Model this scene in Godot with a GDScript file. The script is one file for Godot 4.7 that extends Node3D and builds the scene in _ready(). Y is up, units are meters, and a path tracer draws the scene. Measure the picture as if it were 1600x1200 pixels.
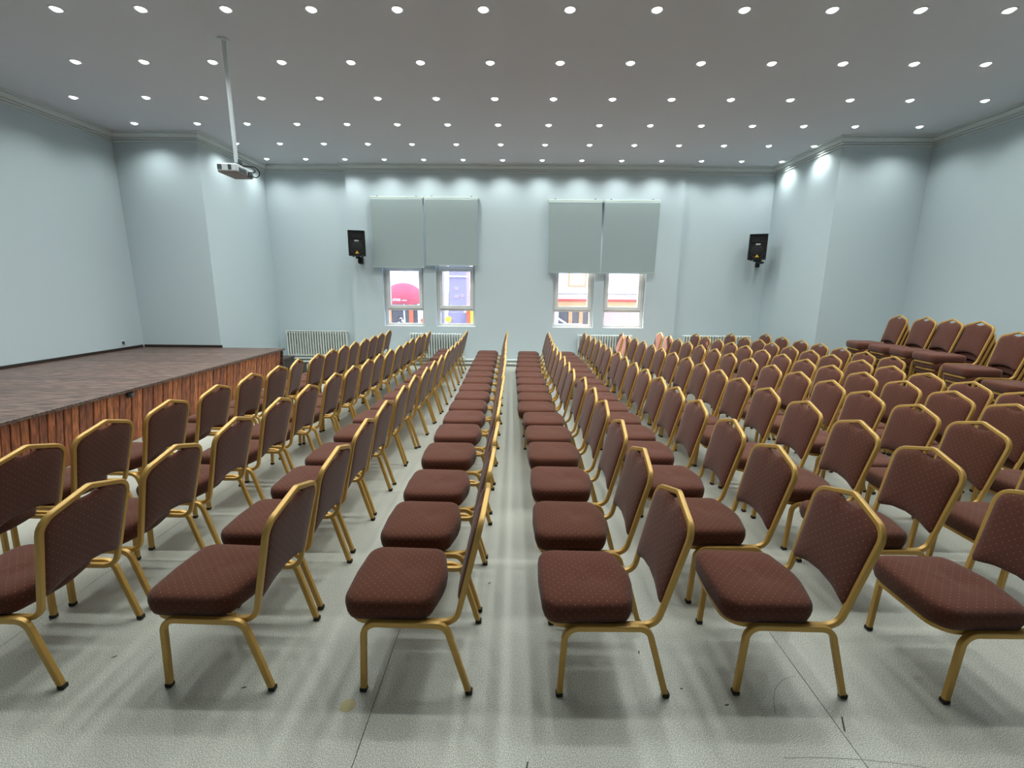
extends Node3D

# ---------------------------------------------------------------- tuning
const EXPOSURE := 0.86
const LAMP_ENERGY := 1.2
const LAMP_GLOW := 8.0
const LAMP_COLOR := Color(0.97, 1.0, 0.985)
const SUN_ENERGY := 11.0
const SKY_ENERGY := 0.8
const CEIL := 4.29

var used := {}
var rng := RandomNumberGenerator.new()
var M := {}

const ORD := ["first", "second", "third", "fourth", "fifth", "sixth", "seventh", "eighth", "ninth", "tenth", "eleventh", "twelfth", "thirteenth", "fourteenth", "fifteenth", "sixteenth", "seventeenth"]

# ---------------------------------------------------------------- naming helpers
func numbered(called: String) -> String:
	if not used.has(called):
		used[called] = 0
		return called
	used[called] += 1
	return "%s_%03d" % [called, used[called]]

func thing(called: String, label: String, category: String, at := Vector3.ZERO, turn := 0.0, group := "") -> Node3D:
	var o := Node3D.new()
	o.name = numbered(called)
	add_child(o)
	o.position = at
	o.rotation.y = turn
	o.set_meta("label", label)
	o.set_meta("category", category)
	if group != "":
		o.set_meta("group", group)
	return o

func structure(called: String) -> Node3D:
	var o := Node3D.new()
	o.name = called
	add_child(o)
	o.set_meta("kind", "structure")
	return o

func mesh_part(called: String, mesh: Mesh, m: Material, parent: Node) -> MeshInstance3D:
	var o := MeshInstance3D.new()
	o.name = called
	o.mesh = mesh
	o.material_override = m
	o.cast_shadow = GeometryInstance3D.SHADOW_CASTING_SETTING_ON
	parent.add_child(o, true)
	return o

func part(called: String, st: SurfaceTool, m: Material, parent: Node) -> MeshInstance3D:
	return mesh_part(called, st.commit(), m, parent)

func new_st() -> SurfaceTool:
	var st := SurfaceTool.new()
	st.begin(Mesh.PRIMITIVE_TRIANGLES)
	return st

# ---------------------------------------------------------------- mesh helpers
func tri(st: SurfaceTool, a: Vector3, b: Vector3, c: Vector3, na: Vector3, nb: Vector3, nc: Vector3, ua := Vector2.ZERO, ub := Vector2.ZERO, uc := Vector2.ZERO) -> void:
	if (b - a).cross(c - a).dot(na + nb + nc) > 0.0:
		st.set_normal(na); st.set_uv(ua); st.add_vertex(a)
		st.set_normal(nc); st.set_uv(uc); st.add_vertex(c)
		st.set_normal(nb); st.set_uv(ub); st.add_vertex(b)
	else:
		st.set_normal(na); st.set_uv(ua); st.add_vertex(a)
		st.set_normal(nb); st.set_uv(ub); st.add_vertex(b)
		st.set_normal(nc); st.set_uv(uc); st.add_vertex(c)

func quad_flat(st: SurfaceTool, a: Vector3, b: Vector3, c: Vector3, d: Vector3, out: Vector3) -> void:
	var n := (b - a).cross(c - a)
	if n.length() < 1e-12:
		n = (c - a).cross(d - a)
	n = n.normalized()
	if n.dot(out) < 0.0:
		n = -n
	tri(st, a, b, c, n, n, n)
	tri(st, a, c, d, n, n, n)

# a box with chamfered edges; X turns it
func box(st: SurfaceTool, at: Vector3, size: Vector3, bevel := 0.0, X := Basis.IDENTITY) -> void:
	var h := size * 0.5
	var b: float = min(bevel, min(h.x, min(h.y, h.z)) * 0.9)
	for ax in 3:
		var u := (ax + 1) % 3
		var v := (ax + 2) % 3
		for s in [-1.0, 1.0]:
			var n := Vector3.ZERO
			n[ax] = s
			var q := []
			for c in [[-1, -1], [1, -1], [1, 1], [-1, 1]]:
				var p := Vector3.ZERO
				p[ax] = s * h[ax]
				p[u] = c[0] * (h[u] - b)
				p[v] = c[1] * (h[v] - b)
				q.append(at + X * p)
			quad_flat(st, q[0], q[1], q[2], q[3], X * n)
		if b > 0.0:
			for s in [-1.0, 1.0]:
				for t in [-1.0, 1.0]:
					var q := []
					var n := Vector3.ZERO
					n[u] = s
					n[v] = t
					for c in [[-1, 0], [1, 0], [1, 1], [-1, 1]]:
						var p := Vector3.ZERO
						p[ax] = c[0] * (h[ax] - b)
						p[u] = s * (h[u] - (b if c[1] == 0 else 0.0))
						p[v] = t * (h[v] - (0.0 if c[1] == 0 else b))
						q.append(at + X * p)
					quad_flat(st, q[0], q[1], q[2], q[3], X * n)
	if b > 0.0:
		for sx in [-1.0, 1.0]:
			for sy in [-1.0, 1.0]:
				for sz in [-1.0, 1.0]:
					var s := Vector3(sx, sy, sz)
					var pa := at + X * (s * Vector3(h.x, h.y - b, h.z - b))
					var pb := at + X * (s * Vector3(h.x - b, h.y, h.z - b))
					var pc := at + X * (s * Vector3(h.x - b, h.y - b, h.z))
					var n := (X * s).normalized()
					tri(st, pa, pb, pc, n, n, n)

func box_st(at: Vector3, size: Vector3, bevel := 0.0, X := Basis.IDENTITY) -> SurfaceTool:
	var st := new_st()
	box(st, at, size, bevel, X)
	return st

# round a polyline's corners: pts of Vector3, radii per point
func fillet(pts: Array, radii: Array, closed := false, steps := 5) -> PackedVector3Array:
	var out := PackedVector3Array()
	var n := pts.size()
	for i in n:
		var p: Vector3 = pts[i]
		if not closed and (i == 0 or i == n - 1) or radii[i] <= 0.0:
			out.append(p)
			continue
		var a: Vector3 = (pts[(i - 1 + n) % n] - p).normalized()
		var b: Vector3 = (pts[(i + 1) % n] - p).normalized()
		var ang := a.angle_to(b)
		if ang > PI - 0.01:
			out.append(p)
			continue
		var d: float = radii[i] / tan(ang * 0.5)
		var c: Vector3 = p + (a + b).normalized() * (radii[i] / sin(ang * 0.5))
		var s0: Vector3 = p + a * d - c
		var s1: Vector3 = p + b * d - c
		for k in steps + 1:
			out.append(c + s0.slerp(s1, float(k) / steps))
	return out

# sweep a section (points and normals in 2D) along a path; first frame from `up`
func sweep(st: SurfaceTool, path: PackedVector3Array, sec: PackedVector2Array, secn: PackedVector2Array, up: Vector3, closed := false, caps := true) -> void:
	var n := path.size()
	var T := []
	for i in n:
		var a := path[max(i - 1, 0)]
		var b := path[min(i + 1, n - 1)]
		if closed:
			a = path[(i - 1 + n) % n]
			b = path[(i + 1) % n]
		var d0 := (path[i] - a).normalized()
		var d1 := (b - path[i]).normalized()
		T.append((d0 + d1).normalized())
	var B := []
	var cur := (up - T[0] * up.dot(T[0])).normalized() as Vector3
	B.append(cur)
	for i in range(1, n):
		var v1: Vector3 = path[i] - path[i - 1]
		var c1 := v1.dot(v1)
		var rl: Vector3 = cur - v1 * (2.0 / c1 * v1.dot(cur))
		var tl: Vector3 = T[i - 1] - v1 * (2.0 / c1 * v1.dot(T[i - 1]))
		var v2: Vector3 = T[i] - tl
		var c2 := v2.dot(v2)
		if c2 > 1e-12:
			rl = rl - v2 * (2.0 / c2 * v2.dot(rl))
		cur = (rl - T[i] * rl.dot(T[i])).normalized()
		B.append(cur)
	var m := sec.size()
	var rings := []
	var norms := []
	for i in n:
		var S: Vector3 = T[i].cross(B[i])
		var ring := []
		var rn := []
		for j in m:
			ring.append(path[i] + S * sec[j].x + B[i] * sec[j].y)
			rn.append((S * secn[j].x + B[i] * secn[j].y).normalized())
		rings.append(ring)
		norms.append(rn)
	var last := n if closed else n - 1
	for i in last:
		var k := (i + 1) % n
		for j in m:
			var l := (j + 1) % m
			tri(st, rings[i][j], rings[k][j], rings[k][l], norms[i][j], norms[k][j], norms[k][l])
			tri(st, rings[i][j], rings[k][l], rings[i][l], norms[i][j], norms[k][l], norms[i][l])
	if caps and not closed:
		for e in [0, n - 1]:
			var nn: Vector3 = -T[0] if e == 0 else T[n - 1]
			for j in range(1, m - 1):
				tri(st, rings[e][0], rings[e][j], rings[e][j + 1], nn, nn, nn)

func round_section(r: float, k := 8) -> Array:
	var s := PackedVector2Array()
	for i in k:
		s.append(Vector2.from_angle(TAU * i / k) * r)
	var nn := PackedVector2Array()
	for p in s:
		nn.append(p.normalized())
	return [s, nn]

func square_section(w: float, h: float, r: float) -> Array:
	var s := PackedVector2Array()
	var nn := PackedVector2Array()
	for q in 4:
		var c := Vector2([1, -1, -1, 1][q] * (w * 0.5 - r), [1, 1, -1, -1][q] * (h * 0.5 - r))
		for k in 3:
			var d := Vector2.from_angle(PI * 0.5 * q + PI * 0.25 * k)
			s.append(c + d * r)
			nn.append(d)
	return [s, nn]

func tube(st: SurfaceTool, pts: Array, radii: Array, r: float, k := 8, up := Vector3.UP) -> void:
	var sec := round_section(r, k)
	sweep(st, fillet(pts, radii), sec[0], sec[1], up)

# lathe about y: profile of Vector2(radius, y)
func lathe(st: SurfaceTool, prof: Array, at := Vector3.ZERO, k := 24, X := Basis.IDENTITY) -> void:
	for i in prof.size() - 1:
		var a: Vector2 = prof[i]
		var b: Vector2 = prof[i + 1]
		var t := (b - a).normalized()
		var n2 := Vector2(t.y, -t.x)
		for j in k:
			var c0 := TAU * j / k
			var c1 := TAU * (j + 1) / k
			var e0 := Vector3(cos(c0), 0, sin(c0))
			var e1 := Vector3(cos(c1), 0, sin(c1))
			var up := Vector3.UP
			var p00 := at + X * (e0 * a.x + up * a.y)
			var p01 := at + X * (e1 * a.x + up * a.y)
			var p10 := at + X * (e0 * b.x + up * b.y)
			var p11 := at + X * (e1 * b.x + up * b.y)
			var n0 := X * (e0 * n2.x + up * n2.y)
			var n1 := X * (e1 * n2.x + up * n2.y)
			tri(st, p00, p10, p11, n0, n0, n1)
			tri(st, p00, p11, p01, n0, n1, n1)

# ---------------------------------------------------------------- materials
func mat(c: Color, rough := 0.6, metal := 0.0, spec := 0.5) -> StandardMaterial3D:
	var m := StandardMaterial3D.new()
	m.albedo_color = c
	m.roughness = rough
	m.metallic = metal
	m.metallic_specular = spec
	return m

func noise_tex(freq: float, lo: Color, hi: Color, size := 512, sd := 1, octaves := 4, normal := false, p0 := 0.25, p1 := 0.75) -> NoiseTexture2D:
	var n := FastNoiseLite.new()
	n.seed = sd
	n.frequency = freq
	n.fractal_octaves = octaves
	var t := NoiseTexture2D.new()
	t.width = size
	t.height = size
	t.seamless = true
	t.noise = n
	if normal:
		t.as_normal_map = true
		t.bump_strength = 2.0
	else:
		var g := Gradient.new()
		g.offsets = PackedFloat32Array([p0, p1])
		g.colors = PackedColorArray([lo, hi])
		t.color_ramp = g
	return t

func fabric(base: Color, dot: Color, sd: int) -> StandardMaterial3D:
	# woven cloth with small pale dots, staggered: one tile is 8 cm
	var r := RandomNumberGenerator.new()
	r.seed = sd
	var im := Image.create(256, 256, true, Image.FORMAT_RGB8)
	for y in 256:
		for x in 256:
			var w := 0.94 + 0.06 * (1.0 if (x / 2 + y / 2) % 2 == 0 else -1.0) + r.randf_range(-0.1, 0.1)
			im.set_pixel(x, y, Color(base.r * w, base.g * w, base.b * w))
	for j in 4:
		for i in 2:
			var cx := i * 128 + 32 + (64 if j % 2 == 1 else 0)
			var cy := j * 64 + 32
			for dy in range(-6, 7):
				for dx in range(-6, 7):
					var d := Vector2(dx, dy).length()
					if d < 5.5:
						var k := clampf((5.5 - d) / 2.0, 0.0, 1.0)
						var px := posmod(cx + dx, 256)
						var py := posmod(cy + dy, 256)
						im.set_pixel(px, py, im.get_pixel(px, py).lerp(dot, k * 0.9))
	im.generate_mipmaps()
	var m := mat(Color.WHITE, 0.95, 0.0, 0.12)
	m.albedo_texture = ImageTexture.create_from_image(im)
	m.uv1_scale = Vector3(12.5, 12.5, 1)
	m.rim_enabled = true
	m.rim = 0.3
	m.rim_tint = 1.0
	return m

func materials() -> void:
	M.wall = mat(Color(0.735, 0.785, 0.805), 0.7, 0, 0.3)
	M.ceiling = mat(Color(0.815, 0.825, 0.85), 0.8, 0, 0.3)
	M.trim = mat(Color(0.80, 0.83, 0.83), 0.6)
	M.vinyl = mat(Color.WHITE, 0.38, 0, 0.5)
	M.vinyl.albedo_texture = noise_tex(0.13, Color(0.50, 0.50, 0.47), Color(0.88, 0.88, 0.83), 1024, 3, 3)
	M.vinyl.uv1_triplanar = true
	M.vinyl.uv1_world_triplanar = true
	M.vinyl.uv1_scale = Vector3(1.5, 1.5, 1.5)
	M.slab = mat(Color(0.25, 0.25, 0.23), 0.9)
	M.scuff = mat(Color(0.22, 0.22, 0.20), 0.8)
	M.scuff_faint = mat(Color(0.46, 0.46, 0.43), 0.8)
	M.stain = mat(Color(0.72, 0.68, 0.50), 0.6)
	M.fabric = fabric(Color(0.36, 0.214, 0.172), Color(0.78, 0.61, 0.50), 11)
	M.fabric2 = fabric(Color(0.35, 0.208, 0.16), Color(0.76, 0.59, 0.47), 12)
	M.gold = mat(Color(0.74, 0.585, 0.31), 0.38, 0.35, 0.5)
	M.rubber = mat(Color(0.13, 0.11, 0.10), 0.8)
	M.ring = mat(Color(0.85, 0.86, 0.86), 0.5)
	M.lamp = mat(Color(1, 1, 1), 0.5)
	M.lamp.emission_enabled = true
	M.lamp.emission = Color(0.95, 1.0, 1.0)
	M.lamp.emission_energy_multiplier = LAMP_GLOW
	M.pvc = mat(Color(0.86, 0.86, 0.85), 0.4)
	M.glass = mat(Color(0.95, 0.98, 1.0, 0.06), 0.02)
	M.glass.transparency = BaseMaterial3D.TRANSPARENCY_ALPHA
	M.blind = mat(Color(0.60, 0.65, 0.65), 0.85, 0, 0.2)
	M.alu = mat(Color(0.80, 0.84, 0.82), 0.4, 0.1)
	M.radiator = mat(Color(0.80, 0.82, 0.80), 0.35)
	M.black = mat(Color(0.045, 0.045, 0.05), 0.45)
	M.black_grille = mat(Color(0.035, 0.035, 0.04), 0.7)
	M.badge = mat(Color(0.75, 0.76, 0.78), 0.3, 0.3)
	M.amber = mat(Color(0.82, 0.62, 0.16), 0.4)
	M.projector = mat(Color(0.80, 0.83, 0.84), 0.4)
	M.projector_under = mat(Color(0.50, 0.46, 0.45), 0.5)
	M.vent = mat(Color(0.28, 0.31, 0.33), 0.6)
	M.cable = mat(Color(0.03, 0.03, 0.035), 0.5)
	M.boards = []
	for i in 4:
		var b := mat(Color.WHITE, 0.42, 0, 0.5)
		var k: float = [1.0, 0.9, 1.08, 0.96][i]
		b.albedo_texture = noise_tex(0.02, Color(0.27 * k, 0.20 * k, 0.175 * k), Color(0.49 * k, 0.395 * k, 0.355 * k), 512, 20 + i, 5)
		b.uv1_triplanar = true
		b.uv1_world_triplanar = true
		b.uv1_scale = Vector3(0.35, 2.2, 3.0)
		M.boards.append(b)
	M.slats = []
	for i in 5:
		var b := mat(Color.WHITE, 0.45, 0, 0.4)
		var c: Color = [Color(0.62, 0.36, 0.22), Color(0.57, 0.32, 0.20), Color(0.67, 0.40, 0.25), Color(0.52, 0.30, 0.21), Color(0.60, 0.34, 0.20)][i]
		b.albedo_texture = noise_tex(0.02, c * 0.75, c * 1.15, 512, 40 + i, 5)
		b.uv1_triplanar = true
		b.uv1_world_triplanar = true
		b.uv1_scale = Vector3(3.0, 0.5, 3.0)
		M.slats.append(b)
	M.stage_dark = mat(Color(0.17, 0.12, 0.10), 0.5)
	M.facade = mat(Color(0.93, 0.92, 0.90), 0.9)
	M.facade.albedo_texture = noise_tex(0.02, Color(0.92, 0.92, 0.92), Color(1, 1, 1), 256, 61, 3)
	M.facade.uv1_triplanar = true
	M.stone = mat(Color(0.52, 0.49, 0.60), 0.9)
	M.street = mat(Color(0.55, 0.54, 0.53), 0.9)
	M.umbrella = mat(Color(0.70, 0.22, 0.30), 0.8)
	M.lettering = mat(Color(0.95, 0.93, 0.93), 0.7)
	M.orange = mat(Color(0.72, 0.32, 0.16), 0.7)
	M.red = mat(Color(0.75, 0.18, 0.16), 0.7)
	M.tan = mat(Color(0.80, 0.50, 0.33), 0.8)
	M.block = mat(Color(0.60, 0.53, 0.58), 0.9)
	M.yellow = mat(Color(0.90, 0.75, 0.12), 0.6)
	M.shop = mat(Color(0.20, 0.20, 0.24), 0.4)
	M.pinkish = mat(Color(0.76, 0.55, 0.53), 0.7)

# ---------------------------------------------------------------- chair
const XB := 0.25        # the back feet stand this far behind the chair's origin

func blob(st: SurfaceTool, rings: Array, uvs: Array, close_first: Vector3, close_last: Vector3, uf: Vector2, ul: Vector2) -> void:
	# smooth closed surface of rings of equal size
	var n: int = rings.size()
	var m: int = rings[0].size()
	st.set_smooth_group(0)
	var quadv := func(a, b, c, ua, ub, uc):
		st.set_uv(ua); st.add_vertex(a)
		st.set_uv(ub); st.add_vertex(b)
		st.set_uv(uc); st.add_vertex(c)
	for i in n - 1:
		for j in m:
			var l := (j + 1) % m
			quadv.call(rings[i][j], rings[i + 1][j], rings[i + 1][l], uvs[i][j], uvs[i + 1][j], uvs[i + 1][l])
			quadv.call(rings[i][j], rings[i + 1][l], rings[i][l], uvs[i][j], uvs[i + 1][l], uvs[i][l])
	for j in m:
		var l := (j + 1) % m
		quadv.call(close_first, rings[0][j], rings[0][l], uf, uvs[0][j], uvs[0][l])
		quadv.call(rings[n - 1][j], close_last, rings[n - 1][l], uvs[n - 1][j], ul, uvs[n - 1][l])

func seat_mesh(variant: int) -> ArrayMesh:
	var pl := fillet([Vector3(-0.575, 0, 0), Vector3(-0.565, 0, -0.222), Vector3(-0.185, 0, -0.213), Vector3(-0.135, 0, 0), Vector3(-0.185, 0, 0.213), Vector3(-0.565, 0, 0.222)], [0.0, 0.075, 0.065, 0.3, 0.065, 0.075], true, 8)
	# resample evenly
	var c := Curve3D.new()
	c.bake_interval = 0.01
	for p in pl:
		c.add_point(p)
	c.add_point(pl[0])
	var m := 64
	var out := []
	for i in m:
		out.append(c.sample_baked(c.get_baked_length() * i / m))
	var cen := Vector3(-0.365, 0, 0)
	var nor := []
	for i in m:
		var t: Vector3 = out[(i + 1) % m] - out[(i - 1 + m) % m]
		var nn := Vector3(t.z, 0, -t.x).normalized()
		if nn.dot(out[i] - cen) < 0:
			nn = -nn
		nor.append(nn)
	# (inset, height, unrolled distance)
	var prof := [[0.06, 0.352, 0.16], [0.018, 0.352, 0.12], [0.009, 0.357, 0.11], [0.001, 0.380, 0.09], [-0.003, 0.408, 0.064], [-0.001, 0.430, 0.042], [0.005, 0.443, 0.028], [0.015, 0.4505, 0.014], [0.032, 0.455, 0.0], [0.06, 0.458, 0.0]]
	var rings := []
	var uvs := []
	for q in prof:
		var ring := []
		var uv := []
		for i in m:
			var p: Vector3 = out[i] - nor[i] * q[0]
			ring.append(Vector3(p.x + XB - 0.0, q[1], p.z))
			var e: Vector3 = out[i] + nor[i] * (q[2] - (q[0] if q[2] <= 0.0 else 0.03))
			uv.append(Vector2(e.x, e.z))
		rings.append(ring)
		uvs.append(uv)
	var base_ring := []
	for i in m:
		base_ring.append(out[i] - nor[i] * 0.06)
	for k in [0.8, 0.6, 0.4, 0.2]:
		var ring := []
		var uv := []
		for i in m:
			var p: Vector3 = cen + (base_ring[i] - cen) * k
			var y: float = 0.458 + 0.006 * (1.0 - k * k)
			var d := Vector2((p.x + 0.31) / 0.11, (p.z - [0.02, -0.03][variant]) / 0.08).length()
			y -= [0.012, 0.008][variant] * exp(-d * d)
			var d2 := Vector2((p.x + 0.33) / 0.018, p.z / 0.07).length()
			y -= 0.004 * exp(-d2 * d2)
			ring.append(Vector3(p.x + XB, y, p.z))
			uv.append(Vector2(p.x, p.z))
		rings.append(ring)
		uvs.append(uv)
	var st := new_st()
	blob(st, rings, uvs, Vector3(cen.x + XB, 0.352, 0), Vector3(cen.x + XB, 0.463, 0), Vector2(cen.x, 0), Vector2(cen.x, 0))
	st.index()
	st.generate_normals()
	return fix_winding(st.commit(), Vector3(cen.x + XB, 0.42, 0))

# flip the triangles if the surface came out inside out (checked at the farthest vertex)
func fix_winding(mesh: ArrayMesh, cen: Vector3) -> ArrayMesh:
	var a := mesh.surface_get_arrays(0)
	var v: PackedVector3Array = a[Mesh.ARRAY_VERTEX]
	var n: PackedVector3Array = a[Mesh.ARRAY_NORMAL]
	var s := 0.0
	for i in v.size():
		s += n[i].dot((v[i] - cen).normalized())
	if s < 0.0:
		for i in n.size():
			n[i] = -n[i]
		var ix: PackedInt32Array = a[Mesh.ARRAY_INDEX]
		for i in range(0, ix.size(), 3):
			var t := ix[i]
			ix[i] = ix[i + 1]
			ix[i + 1] = t
		a[Mesh.ARRAY_NORMAL] = n
		a[Mesh.ARRAY_INDEX] = ix
		var o := ArrayMesh.new()
		o.add_surface_from_arrays(Mesh.PRIMITIVE_TRIANGLES, a)
		return o
	return mesh

const LEAN0 := Vector2(-0.071, 0.339)   # foot of the back (x from the back feet, height)
const LEAN1 := Vector2(0.055, 0.873)    # apex of the back, tube centre

func back_point(s: float, t: float, off: float) -> Vector3:
	# s across, t height above ground, off in front of (negative x) the plane of the back
	var k := (t - LEAN0.y) / (LEAN1.y - LEAN0.y)
	var d := (LEAN1 - LEAN0).normalized()
	var p := LEAN0.lerp(LEAN1, k) + Vector2(-d.y, d.x) * off
	return Vector3(p.x + XB, p.y, s)

func pad_mesh() -> ArrayMesh:
	var half := [Vector2(0.0, 0.838), Vector2(0.038, 0.840), Vector2(0.075, 0.842), Vector2(0.208, 0.797), Vector2(0.212, 0.74), Vector2(0.199, 0.445), Vector2(0.185, 0.437), Vector2(0.10, 0.468), Vector2(0.0, 0.478)]
	half[0] = Vector2(0.0, 0.822)
	half[1] = Vector2(0.036, 0.825)
	half[2] = Vector2(0.078, 0.842)
	var pts := []
	var rad := []
	var rr := [0.0, 0.03, 0.02, 0.045, 0.0, 0.01, 0.01, 0.2, 0.0]
	for i in half.size():
		pts.append(Vector3(half[i].x, half[i].y, 0)); rad.append(rr[i])
	for i in range(half.size() - 2, 0, -1):
		pts.append(Vector3(-half[i].x, half[i].y, 0)); rad.append(rr[i])
	var pl := fillet(pts, rad, true, 4)
	var c := Curve3D.new()
	c.bake_interval = 0.005
	for p in pl:
		c.add_point(p)
	c.add_point(pl[0])
	var m := 72
	var out := []
	for i in m:
		out.append(c.sample_baked(c.get_baked_length() * i / m))
	var cen := Vector3(0, 0.65, 0)
	var rings := []
	var uvs := []
	# (scale towards centre, offset) from the back face over the edge to the front face
	for q in [[0.25, -0.016], [0.6, -0.016], [0.88, -0.014], [0.97, -0.010], [1.0, -0.002], [1.0, 0.006], [0.985, 0.014], [0.94, 0.021], [0.8, 0.027], [0.5, 0.031], [0.22, 0.032]]:
		var ring := []
		var uv := []
		for i in m:
			var p: Vector3 = cen + (out[i] - cen) * q[0]
			ring.append(back_point(p.x, p.y, q[1]))
			uv.append(Vector2(p.y, p.x))
		rings.append(ring)
		uvs.append(uv)
	var st := new_st()
	blob(st, rings, uvs, back_point(0, 0.65, -0.016), back_point(0, 0.65, 0.032), Vector2(0.65, 0), Vector2(0.65, 0))
	st.index()
	st.generate_normals()
	return fix_winding(st.commit(), back_point(0, 0.65, 0.005))

func frame_mesh() -> ArrayMesh:
	var sec := square_section(0.025, 0.025, 0.006)
	var h := 0.339
	var sh := LEAN0.lerp(LEAN1, (0.805 - LEAN0.y) / (LEAN1.y - LEAN0.y))
	var pts := [Vector3(-0.545 + XB, h, 0), Vector3(-0.545 + XB, h, 0.193), Vector3(LEAN0.x + XB, h, 0.195), Vector3(sh.x + XB, sh.y, 0.224), Vector3(LEAN1.x + XB, LEAN1.y, 0), Vector3(sh.x + XB, sh.y, -0.224), Vector3(LEAN0.x + XB, h, -0.195), Vector3(-0.545 + XB, h, -0.193)]
	var path := fillet(pts, [0.0, 0.085, 0.07, 0.075, 0.04, 0.075, 0.07, 0.085], true, 6)
	var st := new_st()
	sweep(st, path, sec[0], sec[1], Vector3.UP, true)
	return st.commit()

func leg_mesh(front: bool, side: float) -> ArrayMesh:
	var sec := square_section(0.025, 0.027, 0.005)
	var z := side * 0.223
	var pts := []
	if front:
		pts = [Vector3(-0.487 + XB, 0.012, z), Vector3(-0.470 + XB, 0.347, z), Vector3(-0.29 + XB, 0.347, z)]
	else:
		pts = [Vector3(-0.017 + XB, 0.012, z), Vector3(-0.112 + XB, 0.347, z), Vector3(-0.29 + XB, 0.347, z)]
	var st := new_st()
	sweep(st, fillet(pts, [0, 0.06, 0], false, 6), sec[0], sec[1], Vector3(1, 0, 0))
	return st.commit()

func cap_mesh(front: bool, side: float) -> ArrayMesh:
	var x := (-0.488 if front else -0.0145) + XB
	return box_st(Vector3(x, 0.011, side * 0.223), Vector3(0.031, 0.022, 0.030), 0.004).commit()

var chair_parts := {}
func make_chair(called: String, label: String, group: String) -> Node3D:
	if chair_parts.is_empty():
		chair_parts = {"seat0": seat_mesh(0), "seat1": seat_mesh(1), "pad": pad_mesh(), "frame": frame_mesh()}
		for f in [true, false]:
			for s in [-1.0, 1.0]:
				chair_parts["leg%s%s" % [f, s]] = leg_mesh(f, s)
				chair_parts["cap%s%s" % [f, s]] = cap_mesh(f, s)
	var t := thing(called, label, "chair", Vector3.ZERO, 0.0, group)
	var v := rng.randi() % 2
	var fm: Material = M.fabric if rng.randf() < 0.6 else M.fabric2
	mesh_part("seat", chair_parts["seat%d" % v], fm, t)
	mesh_part("backrest", chair_parts.pad, fm, t)
	mesh_part("frame", chair_parts.frame, M.gold, t)
	for f in [true, false]:
		for s in [-1.0, 1.0]:
			var l := mesh_part("leg", chair_parts["leg%s%s" % [f, s]], M.gold, t)
			mesh_part("foot_cap", chair_parts["cap%s%s" % [f, s]], M.rubber, l)
	return t

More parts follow.
